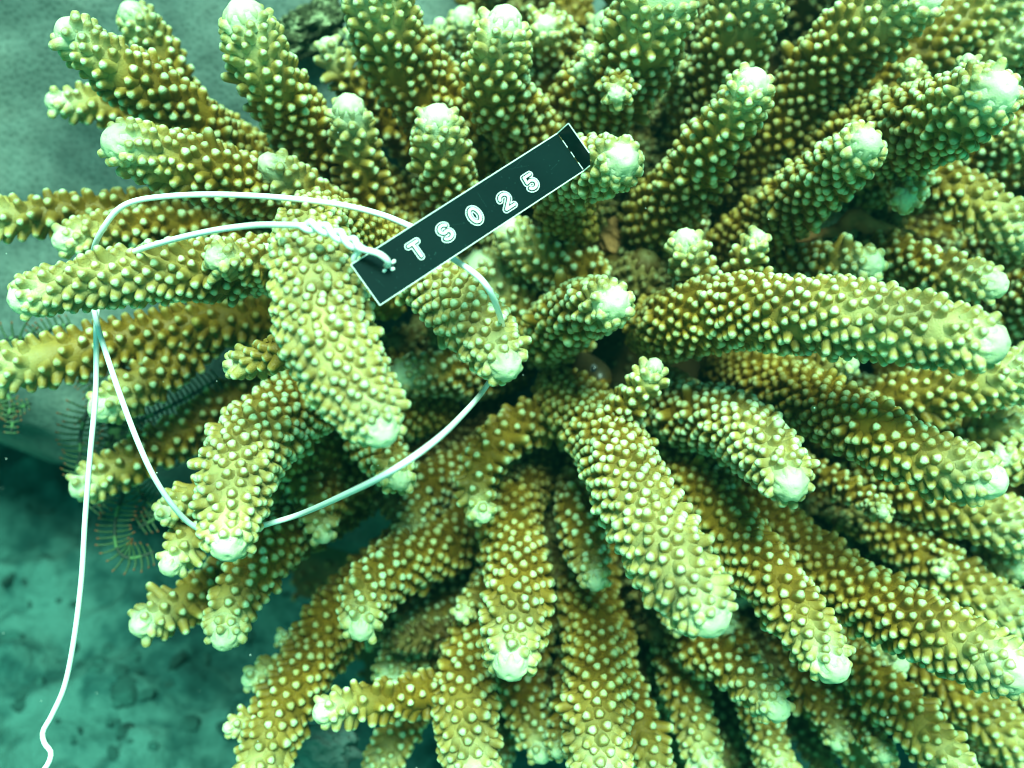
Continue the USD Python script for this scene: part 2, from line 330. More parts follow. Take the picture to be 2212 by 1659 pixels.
ind = []          # candidates for single cups: (size on the picture, branch path, row of data)
def branch(rows, opts=''):
    """rows base -> tip: (px, py, depth, half width in px). opts: d gap shade painted in as darker tissue, n no tip in view, s slender with upright cups, b knobs, w and W bright light painted in as paler tissue"""
    rng = np.random.default_rng(int(abs(rows[0][0]) * 7 + abs(rows[-1][1]) * 13 + 5))
    pts = [np.r_[P(a, b, d), max(w * mpx(d) - .0017, .0022)] for a, b, d, w in rows]
    if 'f' not in opts:   # carry on down towards the heart of the colony
        a, b, d, w = rows[0]
        k = .30
        pts.insert(0, np.r_[P(a + (1300 - a) * k, b + (760 - b) * k, min(d + .055, .56)), w * mpx(d)])
    c, u = spline(np.array(pts), .0022)
    L = u[-1]
    rad = c[:, 3]; c = c[:, :3]
    c = c + .0012 * (np.stack([meshkit.noise(np.stack([u * 45 + k * 9, u * 0 + rows[0][0], u * 0], 1), k) for k in range(3)], 1) - .5) * np.clip(u / .03, 0, 1)[:, None]
    t, A, B = frames(c)
    toend = L - u
    tr = rad[-1]
    capr = tr * .92 + .0002
    # round the last stretch into a dome
    prof = rad.copy(); k = toend < capr * .45; prof[k] *= np.sqrt(np.clip(1 - ((capr * .45 - toend[k]) / capr) ** 2, 0, 1)) * .985
    SD = 18
    ang = np.arange(SD) * 2 * np.pi / SD
    ring = c[:, None] + prof[:, None, None] * (np.cos(ang)[None, :, None] * A[:, None] + np.sin(ang)[None, :, None] * B[:, None])
    R2 = prof[:, None] * (1 + .12 * (meshkit.fbm(ring * 110, 2, 2) - .5))
    bv, bf = tube(c, R2, SD)
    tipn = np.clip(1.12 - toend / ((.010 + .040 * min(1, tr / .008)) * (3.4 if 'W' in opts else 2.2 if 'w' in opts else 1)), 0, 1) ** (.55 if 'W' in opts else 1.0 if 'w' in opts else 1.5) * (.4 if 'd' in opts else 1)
    if 'w' in opts:  # near fingers: their bright exposure is painted in as paler tissue
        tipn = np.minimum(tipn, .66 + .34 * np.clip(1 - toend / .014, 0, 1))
    lift = np.clip(u / (.35 * L), 0, 1)
    bc = np.zeros((len(bv), 3)); bc[:len(c) * SD, 1] = np.repeat(tipn, SD); bc[:, 0] = .03; bc[-1, 1] = 1
    path = name(colony, 'branch')
    xf = put(path, bv, bf, M_deep if 'd' in opts else M_coral, bc)
    # --- the growing tip
    if 'n' not in opts:
        s = trimesh.creation.icosphere(subdivisions=3)
        sv = np.array(s.vertices); zc = sv[:, 2]
        hole = np.exp(-(np.hypot(sv[:, 0], sv[:, 1]) / .16) ** 2) * (zc > 0)
        phi = np.arctan2(sv[:, 1], sv[:, 0]); sk = np.clip((.80 - zc) / .55, 0, 1); sk = sk * sk * (3 - 2 * sk)
        bump = 1 + .16 * (meshkit.fbm(sv * 1.6 + rows[-1][0], 2, 3) - .5) - .15 * hole + sk * (.10 * np.cos(8 * phi + rows[-1][1]) + .05)
        sv = sv * bump[:, None]
        e = c[-1] - t[-1] * capr * .45
        tv = e + capr * (sv[:, :1] * A[-1] + sv[:, 1:2] * B[-1] + 1.0 * sv[:, 2:] * t[-1])
        col = np.stack([np.clip(.15 + .85 * zc - .5 * hole, 0, 1), np.clip(zc, 0, 1) * 0, 0 * zc], 1)
        put(name(path, 'tip'), tv, s.faces, M_deep if 'd' in opts else M_tip, col * (.8 if 'd' in opts else 1))
    # --- the cups
    w0 = float(np.mean([r[3] for r in rows]))
    cr0 = (.00180 if 's' in opts else .00180) * (1.0 if w0 > 30 else .85)
    sc = float(np.clip(np.mean([r[2] for r in rows]) / .40, .80, 1.08))
    cr0 *= sc
    sp = (.0061 if 's' in opts else .0052) * sc
    pos, nor, axis, cr, cl, tn, rn, yg = [], [], [], [], [], [], [], []
    uu = sp * .3; row = 0
    twist = rng.uniform(0, 6.28)
    while uu < L - tr * .30:
        ri = np.interp(uu, u, prof); n = max(5, int(round(2 * np.pi * (ri + .0010) / (sp * 1.02))))
        ph = twist + row * np.pi / n + rng.normal(0, .03)
        th = ph + (np.arange(n) + rng.uniform(-.16, .16, n)) * 2 * np.pi / n
        ui = np.clip(uu + rng.uniform(-.17, .17, n) * sp, 0, L - .001)
        for a, b in zip(th, ui):
            if rng.random() < .03:
                continue
            cc = np.array([np.interp(b, u, c[:, k]) for k in range(3)]); k = min(int(np.searchsorted(u, b)), len(u) - 1)
            rr = np.interp(b, u, prof)
            nn = math.cos(a) * A[k] + math.sin(a) * B[k]
            near_end = np.clip(1 - (L - b) / .03, 0, 1)
            lean = (.32 if 's' in opts else .62) + .15 * near_end ** 2 + rng.normal(0, .06)
            ax = nn + t[k] * lean + rng.normal(0, .06, 3); ax /= np.linalg.norm(ax)
            lf = np.interp(b, u, lift)
            g = rng.random()
            big = 1.0
            if g < (.045 if 'b' not in opts else .09) and lf > .3: big = rng.uniform(1.25, 1.7)
            elif g < .065 and lf > .2 and (L - b) > .035: big = rng.uniform(1.6, 2.2)
            elif g > .86: big = rng.uniform(.6, .8)
            pos.append(cc + nn * rr * .965); nor.append(nn); axis.append(ax)
            cr.append(cr0 * (.9 + .2 * rng.random()) * (.75 + .25 * big) * (.8 + .2 * lf) * (1 - .12 * near_end))
            cl.append((.0038 if 's' not in opts else .0039) *  (.82 + .36 * rng.random()) * big * (.42 + .58 * lf) * (1 - .35 * np.clip(1 - (L - b) / .009, 0, 1)) * sc)
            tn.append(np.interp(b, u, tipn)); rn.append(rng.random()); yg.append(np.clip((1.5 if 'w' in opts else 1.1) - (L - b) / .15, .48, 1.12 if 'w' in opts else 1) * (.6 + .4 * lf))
        uu += sp * (.80 if L - uu > .016 else .62); row += 1
    pos, nor, axis, cr, cl, tn, rn, yg = map(np.array, (pos, nor, axis, cr, cl, tn, rn, yg))
    # those that nobody can see from anywhere near (deep, facing away) are left out
    view = -pos / np.linalg.norm(pos, axis=1, keepdims=True)
    face = (nor * view).sum(1)
    q = np.stack([pos @ RIGHT / (pos @ FWD) / TX, pos @ UP / (pos @ FWD) / TX], 1)
    keep = (face > -.62) & (np.abs(q[:, 0]) < 1.7) & (np.abs(q[:, 1]) < 1.3)
    d = pos @ FWD
    D = dict(pos=pos[keep], nor=nor[keep], axis=axis[keep], rad=cr[keep], length=cl[keep], tipness=tn[keep], rnd=rn[keep], young_lit=yg[keep])
    fc, qq, dd = face[keep], q[keep], d[keep]
    sel = np.zeros(len(fc), bool)
    BR.append((path, D, opts, sel))
    if 'd' not in opts:
        for k in np.nonzero((fc > .25) & (np.abs(qq[:, 0]) < .98) & (np.abs(qq[:, 1]) < .73))[0]:
            ind.append((D['rad'][k] / dd[k] * (1 + .6 * D['length'][k] / .005) / (1 + max(0, dd[k] - .38) * 20), len(BR) - 1, k))
BR = []

# heart of the colony: lumpy old base, set with short cups
HEART = P(1470, 830, .68)
bv, bf = lump(HEART, rolled(.0), (.275, .245, .12), 6, .16, 3.5, 8)
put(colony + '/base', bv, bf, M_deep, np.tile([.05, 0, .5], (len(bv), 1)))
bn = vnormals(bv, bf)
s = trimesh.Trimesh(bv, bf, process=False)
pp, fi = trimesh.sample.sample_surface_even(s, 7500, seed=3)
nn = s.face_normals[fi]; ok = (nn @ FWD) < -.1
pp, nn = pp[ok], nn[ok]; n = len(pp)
D = dict(pos=pp, nor=nn, axis=nn, rad=R.uniform(.0014, .0021, n), length=R.uniform(.0018, .0040, n), tipness=np.zeros(n), rnd=R.random(n), young_lit=np.full(n, .9))
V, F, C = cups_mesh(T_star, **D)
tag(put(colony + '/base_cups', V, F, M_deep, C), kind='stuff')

BRANCHES = [
 # (options, rows base -> tip)
 ('', [(540, 370, .455, 58), (400, 250, .425, 60), (250, 150, .40, 60), (140, 55, .385, 42)]),
 ('', [(440, 260, .48, 42), (340, 110, .46, 42), (272, 15, .445, 34)]),
 ('b', [(730, 360, .465, 70), (640, 260, .435, 68), (565, 140, .405, 64), (520, 18, .39, 52)]),
 ('s', [(420, 290, .48, 38), (250, 240, .465, 40), (110, 215, .45, 30)]),
 ('', [(650, 440, .44, 62), (480, 385, .405, 66), (330, 335, .385, 64), (240, 300, .37, 46)]),
 ('', [(740, 480, .44, 46), (650, 405, .42, 44), (572, 348, .405, 34)]),
 ('s', [(810, 500, .475, 62), (790, 400, .45, 54), (768, 305, .435, 48), (754, 225, .42, 42)]),
 ('', [(1000, 480, .47, 62), (968, 400, .44, 62), (952, 320, .42, 58), (945, 245, .405, 44)]),
 ('b', [(1170, 340, .475, 72), (1110, 250, .45, 70), (1072, 180, .425, 68), (1082, 95, .41, 62), (1096, 28, .40, 44)]),
 ('bn', [(1010, 300, .475, 78), (920, 200, .455, 82), (855, 110, .435, 78), (825, 30, .42, 74), (795, -70, .405, 62)]),
 ('s', [(790, 220, .49, 34), (735, 155, .475, 34), (703, 92, .465, 27)]),
 ('', [(955, 170, .485, 34), (945, 105, .475, 30), (950, 45, .465, 22)]),
 ('', [(1195, 190, .50, 80), (1192, 110, .485, 70), (1180, 52, .455, 30)]),
 ('bn', [(1270, 240, .475, 92), (1340, 165, .445, 92), (1395, 70, .42, 88), (1440, -50, .40, 76)]),
 ('f', [(1330, 180, .43, 30), (1335, 190, .415, 32), (1330, 205, .40, 28)]),
 ('f', [(1310, 150, .43, 24), (1285, 125, .425, 20), (1270, 105, .42, 17)]),
 ('f', [(1290, 190, .44, 24), (1265, 165, .435, 20), (1248, 145, .43, 16)]),
 ('bn', [(1540, 240, .485, 80), (1570, 140, .46, 78), (1600, 50, .44, 76), (1650, -70, .42, 66)]),
 ('b', [(1420, 470, .475, 72), (1480, 400, .45, 68), (1535, 320, .42, 60), (1592, 240, .40, 52), (1632, 168, .385, 44)]),
 ('n', [(1690, 290, .49, 80), (1760, 180, .465, 78), (1860, 70, .435, 80), (2010, -40, .41, 70)]),
 ('n', [(1790, 240, .50, 46), (1960, 130, .48, 60), (2100, 40, .47, 60), (2230, -40, .46, 50)]),
 ('b', [(1830, 320, .47, 90), (1950, 285, .425, 92), (2070, 245, .375, 82), (2165, 195, .345, 54)]),
 ('f', [(2090, 220, .41, 34), (2092, 165, .40, 26), (2092, 120, .395, 18)]),
 ('f', [(1980, 230, .43, 30), (1972, 170, .425, 26), (1968, 132, .42, 18)]),
 ('f', [(1940, 260, .435, 30), (1910, 225, .43, 26), (1885, 205, .425, 18)]),
 ('', [(1690, 455, .455, 66), (1745, 415, .425, 64), (1815, 360, .395, 60), (1880, 308, .365, 44)]),
 ('', [(1960, 350, .47, 40), (1965, 390, .45, 38), (1958, 432, .43, 28)]),
 ('n', [(1960, 360, .475, 46), (2030, 395, .46, 50), (2110, 440, .45, 52), (2240, 520, .44, 50)]),
 ('n', [(2060, 130, .49, 46), (2140, 110, .475, 50), (2250, 60, .46, 50)]),
 ('', [(1900, 550, .48, 44), (1990, 580, .455, 46), (2070, 597, .435, 46), (2160, 618, .42, 38)]),
 ('', [(1690, 590, .48, 46), (1800, 575, .445, 46), (1890, 572, .42, 36)]),
 ('', [(1570, 660, .45, 38), (1605, 580, .43, 34), (1641, 508, .415, 24)]),
 ('b', [(1540, 690, .45, 46), (1495, 580, .425, 44), (1478, 508, .41, 34)]),
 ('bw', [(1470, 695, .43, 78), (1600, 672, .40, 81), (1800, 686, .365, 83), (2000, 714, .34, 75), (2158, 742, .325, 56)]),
 ('', [(1210, 390, .425, 62), (1285, 362, .385, 66), (1345, 345, .355, 50)]),
 ('', [(1190, 720, .47, 64), (1250, 675, .42, 64), (1330, 652, .375, 46)]),
 ('s', [(1660, 800, .475, 34), (1760, 795, .455, 34), (1850, 785, .44, 22)]),
 ('n', [(1830, 900, .475, 46), (1930, 868, .455, 54), (2060, 840, .44, 58), (2260, 800, .42, 54)]),
 ('b', [(1680, 840, .455, 70), (1790, 890, .415, 68), (1900, 945, .38, 68), (2050, 1010, .355, 64), (2155, 1050, .345, 48)]),
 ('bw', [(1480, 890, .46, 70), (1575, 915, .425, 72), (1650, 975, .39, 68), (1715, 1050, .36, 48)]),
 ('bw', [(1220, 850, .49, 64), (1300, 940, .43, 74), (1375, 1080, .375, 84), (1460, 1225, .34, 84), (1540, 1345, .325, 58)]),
 ('', [(1300, 930, .43, 42), (1350, 880, .413, 38), (1392, 832, .402, 35), (1418, 785, .393, 28)]),
 ('', [(1500, 1040, .46, 62), (1600, 1170, .42, 64), (1720, 1325, .385, 62), (1812, 1455, .365, 46)]),
 ('b', [(1640, 1110, .47, 62), (1770, 1225, .44, 64), (1910, 1315, .405, 72), (2060, 1390, .375, 72), (2215, 1460, .355, 58)]),
 ('', [(1490, 1380, .47, 42), (1590, 1445, .435, 46), (1690, 1540, .405, 36)]),
 ('n', [(1850, 1430, .465, 50), (1940, 1520, .44, 52), (2030, 1620, .42, 50), (2100, 1710, .41, 42)]),
 ('n', [(1950, 1050, .48, 60), (2060, 1090, .46, 62), (2250, 1160, .44, 60)]),
 ('n', [(1960, 1170, .48, 50), (2060, 1250, .46, 50), (2250, 1360, .44, 48)]),
 ('', [(1870, 1080, .45, 24), (1905, 1108, .43, 20)]),
 ('', [(1560, 1040, .45, 30), (1562, 1075, .44, 30), (1562, 1110, .43, 24)]),
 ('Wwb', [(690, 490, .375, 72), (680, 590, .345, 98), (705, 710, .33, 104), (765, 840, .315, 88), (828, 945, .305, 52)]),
 ('f', [(635, 750, .35, 40), (560, 775, .36, 36), (492, 797, .365, 24)]),
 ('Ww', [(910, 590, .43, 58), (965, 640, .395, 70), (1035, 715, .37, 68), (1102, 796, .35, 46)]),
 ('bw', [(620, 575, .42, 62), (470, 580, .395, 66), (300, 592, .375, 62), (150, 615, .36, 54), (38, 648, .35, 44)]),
 ('', [(650, 600, .42, 46), (550, 575, .395, 44), (455, 557, .375, 34)]),
 ('ns', [(480, 470, .475, 46), (300, 455, .46, 46), (120, 462, .445, 44), (-80, 475, .43, 40)]),
 ('', [(420, 490, .46, 40), (260, 502, .435, 42), (128, 520, .415, 34)]),
 ('ns', [(520, 690, .47, 54), (330, 725, .455, 52), (150, 765, .44, 54), (-60, 810, .425, 48)]),
 ('s', [(500, 700, .48, 46), (380, 780, .46, 46), (275, 850, .445, 46), (205, 893, .435, 36)]),
 ('s', [(580, 830, .51, 44), (420, 920, .485, 46), (280, 1000, .465, 44), (165, 1060, .45, 32)]),
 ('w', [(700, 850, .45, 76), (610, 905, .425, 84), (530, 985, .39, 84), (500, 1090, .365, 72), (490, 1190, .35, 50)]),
 ('', [(450, 1060, .42, 36), (395, 1085, .41, 34), (345, 1110, .405, 26)]),
 ('s', [(460, 1090, .43, 38), (410, 1160, .415, 42), (362, 1228, .40, 32)]),
 ('s', [(560, 1210, .475, 46), (470, 1265, .455, 48), (380, 1310, .44, 46), (295, 1358, .425, 34)]),
 ('', [(660, 1100, .475, 56), (580, 1195, .445, 56), (510, 1295, .42, 50), (485, 1390, .405, 38)]),
 ('s', [(650, 1000, .47, 34), (672, 1080, .455, 34), (700, 1165, .44, 25)]),
 ('', [(800, 930, .47, 50), (835, 985, .445, 48), (864, 1040, .42, 32)]),
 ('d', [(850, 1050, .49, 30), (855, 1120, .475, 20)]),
 ('', [(990, 1160, .49, 62), (870, 1215, .46, 62), (795, 1290, .435, 54), (780, 1368, .415, 34)]),
 ('s', [(1200, 900, .49, 52), (1110, 925, .47, 48), (1050, 985, .45, 42), (1030, 1060, .435, 36), (1046, 1120, .425, 26)]),
 ('b', [(1100, 1110, .475, 66), (1120, 1230, .44, 68), (1115, 1345, .41, 70), (1098, 1450, .39, 46)]),
 ('', [(1250, 1100, .47, 46), (1268, 1185, .445, 42), (1286, 1265, .425, 28)]),
 ('', [(1060, 1250, .48, 28), (1030, 1285, .465, 26), (992, 1332, .45, 20)]),
 ('d', [(1010, 1355, .49, 34), (930, 1372, .48, 30), (850, 1385, .47, 22)]),
 ('s', [(1010, 1470, .46, 46), (900, 1500, .44, 44), (800, 1512, .425, 42), (690, 1542, .41, 32)]),
 ('bn', [(1270, 1290, .475, 60), (1290, 1420, .44, 66), (1290, 1560, .405, 70), (1305, 1730, .38, 62)]),
 ('bn', [(1060, 1300, .48, 58), (1015, 1450, .45, 62), (1005, 1560, .425, 64), (1030, 1730, .405, 58)]),
 ('n', [(1330, 1440, .47, 42), (1365, 1520, .45, 42), (1410, 1650, .43, 40), (1440, 1740, .42, 36)]),
 ('bn', [(730, 1320, .48, 56), (665, 1430, .46, 58), (610, 1540, .44, 58), (570, 1640, .425, 58), (545, 1750, .41, 50)]),
 ('', [(620, 1530, .45, 30), (550, 1555, .44, 28), (488, 1572, .43, 21)]),
 ('s', [(660, 1420, .47, 36), (600, 1445, .46, 34), (532, 1470, .45, 26)]),
 ('', [(690, 1400, .475, 24), (640, 1385, .47, 22), (598, 1378, .465, 17)]),
 ('', [(1225, 1560, .45, 28), (1210, 1600, .44, 26), (1203, 1632, .43, 21)]),
 ('', [(1880, 1580, .46, 30), (1895, 1610, .45, 28), (1910, 1640, .44, 22)]),
 ('', [(1800, 1560, .47, 30), (1808, 1610, .46, 24)]),
 ('', [(2020, 1170, .47, 34), (2045, 1205, .46, 30), (2040, 1240, .45, 22)]),
 ('', [(2240, 1010, .45, 40), (2190, 1000, .445, 34), (2160, 985, .44, 26)]),
 ('n', [(1980, 1400, .50, 50), (2100, 1520, .48, 52), (2280, 1680, .46, 50)]),
 ('n', [(1740, 1470, .50, 46), (1850, 1600, .485, 46), (1930, 1740, .47, 44)]),
 ('n', [(2040, 1350, .51, 50), (2160, 1450, .49, 50), (2300, 1540, .47, 48)]),
 ('', [(1700, 330, .49, 50), (1775, 275, .475, 46), (1800, 236, .465, 26)]),
 ('', [(1500, 260, .495, 46), (1475, 190, .475, 40), (1458, 128, .455, 22)]),
 ('', [(2130, 330, .47, 44), (2195, 305, .455, 40), (2240, 285, .44, 34)]),
 ('', [(2060, 960, .47, 40), (2150, 930, .455, 42), (2250, 925, .445, 40)]),
 ('', [(1690, 1240, .49, 44), (1735, 1185, .475, 36), (1756, 1160, .465, 22)]),
 ('', [(2090, 1180, .48, 36), (2150, 1200, .465, 34), (2196, 1232, .455, 22)]),
 ('', [(1470, 1460, .48, 44), (1500, 1560, .465, 42), (1530, 1670, .45, 38)]),
 ('', [(1130, 1470, .48, 44), (1150, 1560, .465, 42), (1176, 1640, .45, 28)]),
 ('', [(880, 1540, .49, 46), (845, 1610, .475, 42), (815, 1700, .46, 38)]),
 ('', [(1630, 1500, .485, 44), (1660, 1600, .47, 40), (1690, 1690, .455, 36)]),
 ('', [(1790, 1330, .485, 44), (1880, 1400, .465, 44), (1950, 1440, .45, 32)]),
 ('', [(930, 1050, .50, 50), (900, 1130, .48, 46), (880, 1180, .465, 30)]),
 ('', [(1420, 1180, .48, 44), (1450, 1280, .46, 44), (1480, 1360, .445, 30)]),
 ('n', [(1250, 590, .48, 60), (1180, 560, .465, 56), (1120, 520, .455, 46), (1080, 480, .45, 36)]),
 ('n', [(1180, 720, .50, 70), (1080, 620, .48, 66), (1000, 560, .47, 50)]),
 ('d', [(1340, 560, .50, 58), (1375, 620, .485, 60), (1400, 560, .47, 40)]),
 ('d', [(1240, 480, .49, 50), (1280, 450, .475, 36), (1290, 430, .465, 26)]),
]
for o, rows in BRANCHES:
    branch(rows, o)
# deeper fingers filling the gaps between
rng = np.random.default_rng(21)
for k in range(190):
    a = rng.uniform(0, 2 * np.pi); r = rng.uniform(.1, 1) ** .6
    bx_, by_ = 1440 + 860 * r * math.cos(a), 800 + 820 * r * math.sin(a)
    ln = rng.uniform(150, 300)
    tx_, ty_ = bx_ + ln * math.cos(a) * (.25 + .75 * r), by_ + ln * math.sin(a) * (.25 + .75 * r)
    if tx_ < 760 and (ty_ > 520 or ty_ < 330) or (ty_ > 1180 and tx_ < 700) or bx_ < 640: continue
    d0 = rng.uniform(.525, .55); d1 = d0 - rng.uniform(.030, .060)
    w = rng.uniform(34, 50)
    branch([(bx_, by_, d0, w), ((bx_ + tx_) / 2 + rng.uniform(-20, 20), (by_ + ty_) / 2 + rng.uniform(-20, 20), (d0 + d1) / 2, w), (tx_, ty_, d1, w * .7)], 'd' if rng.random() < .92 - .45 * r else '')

rng = np.random.default_rng(33)
for k in range(60):   # the colony goes on past the right hand and the upper edge of the view
    if k < 42:
        bx_, by_, a = rng.uniform(2050, 2420), rng.uniform(-80, 1720), rng.uniform(-.5, .5)
        a += (by_ - 800) / 1100
    else:
        bx_, by_, a = rng.uniform(900, 2300), rng.uniform(-330, -90), rng.uniform(-1.9, -.9)
    ln = rng.uniform(170, 300); tx_, ty_ = bx_ + ln * math.cos(a), by_ + ln * math.sin(a)
    d0 = rng.uniform(.53, .56); d1 = d0 - rng.uniform(.05, .09); w = rng.uniform(40, 54)
    branch([(bx_, by_, d0, w), ((bx_ + tx_) / 2, (by_ + ty_) / 2, (d0 + d1) / 2, w), (tx_, ty_, d1, w * .7)])
# the 300 largest cups in view are single parts, the others one mesh per branch
ind.sort(key=lambda x: -x[0])
for _, b, k in ind[:300]:
    BR[b][3][k] = True
ntri = 0
for path, D, opts, sel in BR:
    if 'd' in opts:
        T = T_star
    else:
        dm = float(np.median(D['pos'] @ FWD)) if len(sel) else 1
        T = T_near if dm < .43 else T_far
    mt = M_deep if 'd' in opts else M_coral
    rest = {k: x[~sel] for k, x in D.items()}
    if len(rest['pos']):
        V, F, C = cups_mesh(T, **rest); ntri += len(F)
        tag(put(name(path, 'cups'), V, F, mt, C), kind='stuff')
    for k in np.nonzero(sel)[0]:
        V, F, C = cups_mesh(T, **{q: x[k:k + 1] for q, x in D.items()})
        put(name(path, 'cup'), V, F, mt, C)
print('cups tris', ntri, 'branches', len(BR))

# ------------------------------------------------------------------ the tag
tagx = '/World/name_tag'
tag(UsdGeom.Xform.Define(stage, tagx).GetPrim(), 'black embossed plastic label reading T S O 2 5 wired onto the coral', 'tag')
tl, bl = P(758, 572, .318), P(814, 664, .318)
tr_, br_ = P(1204, 288, .346), P(1257, 384, .346)
ex = (tr_ - tl) / np.linalg.norm(tr_ - tl)
ez = np.cross(ex, tl - bl); ez /= np.linalg.norm(ez)
if ez @ FWD > 0: ez = -ez
ey = np.cross(ez, ex)
if ey @ UP < 0: ey = -ey
W = float(np.linalg.norm(tr_ - tl)); H = float(abs((tl - bl) @ ey)); O = bl - ex * ((bl - tl) @ ex) * .0
O = tl - ey * H
def TP(u, v, w=0.0):
    return O + ex * u + ey * v + ez * w
def extr(poly, z0, z1):
    m = trimesh.creation.extrude_polygon(poly, z1 - z0, engine='earcut')
    p = np.array(m.vertices)
    return np.array([TP(a, b, c + z0) for a, b, c in p]), np.array(m.faces)
hole_u = float((P(838, 570, .3205) - O) @ ex); hole_v = float((P(838, 570, .3205) - O) @ ey)
hc = Polygon([(hole_u + .0013 * math.cos(a), hole_v + .0011 * math.sin(a)) for a in np.linspace(0, 6.28, 14)[:-1]])
v, f = extr(Polygon([(0, 0), (W, 0), (W, H), (0, H)]).difference(hc), -.0003, 0)
put(tagx + '/strip', v, f, M_tag, smooth=False)
# the bent end
fl = np.linalg.norm(P(1232, 267, .346) - tr_) * 1.1
bend = math.radians(-66)
def FPt(u, v, w):
    return TP(W, v) + ex * (u * math.cos(bend)) - ez * (u * math.sin(bend)) + (ez * math.cos(bend) + ex * math.sin(bend)) * w
fb = trimesh.creation.extrude_polygon(Polygon([(0.0001, 0), (fl * .55, 0), (fl, H * .22), (fl, H), (0.0001, H)]), .0003, engine='earcut')
put(tagx + '/bent_end', np.array([FPt(a, b, c - .0003) for a, b, c in fb.vertices]), fb.faces, M_tag, smooth=False)
# pale cut edges all round and the white crease marks
def bar(p, q, r=.00016):
    return tube(np.array([p, (np.array(p) + q) / 2, q]), r, 5)
edges = [(TP(0, 0, 0), TP(W, 0, 0)), (TP(W, H, 0), TP(0, H, 0)), (TP(0, H, 0), TP(0, 0, 0)),
         (FPt(0, 0, 0), FPt(fl * .55, 0, 0)), (FPt(fl, H * .22, 0), FPt(fl, H, 0)), (FPt(fl, H, 0), FPt(0, H, 0))]
for p, q_ in edges:
    v, f = bar(p, q_)
    put(name(tagx, 'cut_edge'), v, f, M_white)
for a, b in ((.62, .80), (.36, .50), (.04, .22)):
    v, f = bar(TP(W, H * a, .0001), TP(W, H * b, .0001), .00013)
    put(name(tagx, 'crease_mark'), v, f, M_white)
def arc(cx, cy, rx, ry, a0, a1, n=14):
    return [(cx + rx * math.cos(math.radians(a)), cy + ry * math.sin(math.radians(a))) for a in np.linspace(a0, a1, n)]
GL = {  # strokes on a 0.7 x 1 cell
    'T': [[(0, 1), (.72, 1)], [(.36, 1), (.36, 0)]],
    'S': [arc(.37, .73, .33, .27, 30, 268) + arc(.37, .27, .35, .27, 88, -150)],
    'O': [arc(.36, .5, .34, .5, 0, 360, 28)],
    '2': [arc(.36, .70, .34, .30, 170, -35) + [(.03, 0), (.74, 0)]],
    '5': [[(.66, 1), (.12, 1), (.08, .58)] + arc(.35, .33, .34, .30, 118, -150)],
}
gh = H * .315
for ch, (px, py), ab in (('T', (897, 545), 0), ('S', (958, 507), 0), ('O', (1021, 471), 0), ('2', (1087, 441), 0), ('5', (1141, 400), 0)):
    u0 = (P(px, py, .318 + .028 * (px - 758) / 446) - O); cu, cv = float(u0 @ ex), float(u0 @ ey)
    lines = [LineString([((x - .36) * gh + cu, (y - .5) * gh + cv) for x, y in st]) for st in GL[ch]]
    body = unary_union([l.buffer(gh * .08) for l in lines])
    ring = unary_union([l.buffer(gh * .235) for l in lines]).difference(unary_union([l.buffer(gh * .19) for l in lines]))
    for kind, g, z1 in (('letter', body, .00055), ('letter_outline', ring, .00018)):
        gs = list(getattr(g, 'geoms', [g]))
        v, f, _ = joined([extr(k, -.00005, z1) for k in gs])
        put(name(tagx, kind), v, f, M_white, smooth=False)
# silt grains and faint scratches on the strip
rt = np.random.default_rng(12)
grains = [lump(TP(rt.uniform(.01, .99) * W, rt.uniform(.05, .95) * H, .00002), np.stack([ex, ey, ez]), np.full(3, rt.uniform(.00008, .0002)) * (1, 1, .4), 1, .3, 2., k) for k in range(60)]
v, f, _ = joined(grains)
tag(put(tagx + '/silt', v, f, M_stone), kind='stuff')
for k in range(9):
    u0_, v0_, a_ = rt.uniform(.05, .9) * W, rt.uniform(.1, .9) * H, rt.uniform(0, 3.1)
    l_ = rt.uniform(.002, .008)
    u1_, v1_ = np.clip(u0_ + l_ * math.cos(a_), 0, W), np.clip(v0_ + l_ * math.sin(a_), 0, H)
    v, f = bar(TP(u0_, v0_, 0), TP(u1_, v1_, 0), .00003)
    put(name(tagx, 'scratch'), v, f, M_stone)
# ragged plastic round the punched hole
for k in range(6):
    a = -2.6 + k * .62
    c0 = TP(hole_u + .0021 * math.cos(a), hole_v + .0019 * math.sin(a), .0001)
    v, f = lump(c0, np.stack([ex, ey, ez]), (.0008, .0005, .0003), 1, .5, 2., k)
    put(name(tagx, 'burr'), v, f, M_white if k % 2 == 0 else M_tag, smooth=False)

# ------------------------------------------------------------------ the wire
wirex = '/World/tie_wire'
tag(UsdGeom.Xform.Define(stage, wirex).GetPrim(), 'white plastic coated wire looped round the coral fingers and twisted through the label hole', 'wire')
WR = .00098
def wire(kind, rows, r=WR, step=.0016):
    c, u = spline(np.array([P(*x) for x in rows]), step)
    v, f = tube(c, r, 10)
    put(name(wirex, kind), v, f, M_wire)
wire('loop', [(690, 489, .328), (760, 520, .333), (850, 520, .338), (930, 505, .343), (885, 488, .345), (825, 464, .348), (740, 443, .350), (640, 430, .352), (550, 423, .354), (450, 420, .356), (360, 424, .358), (292, 434, .36),
              (252, 455, .362), (222, 495, .366), (205, 530, .374), (198, 570, .392), (199, 640, .396), (210, 700, .388), (228, 760, .378), (262, 860, .372), (296, 950, .370), (330, 1025, .372), (368, 1085, .378), (412, 1132, .388),
              (470, 1158, .396), (530, 1145, .390), (575, 1133, .381), (650, 1110, .376), (750, 1066, .336), (850, 1015, .312), (940, 952, .318), (1000, 895, .350), (1045, 842, .382), (1080, 780, .390), (1086, 715, .366), (1070, 655, .338),
              (1045, 610, .329), (1010, 580, .334), (980, 560, .343), (930, 525, .3475), (870, 510, .344)][3:])
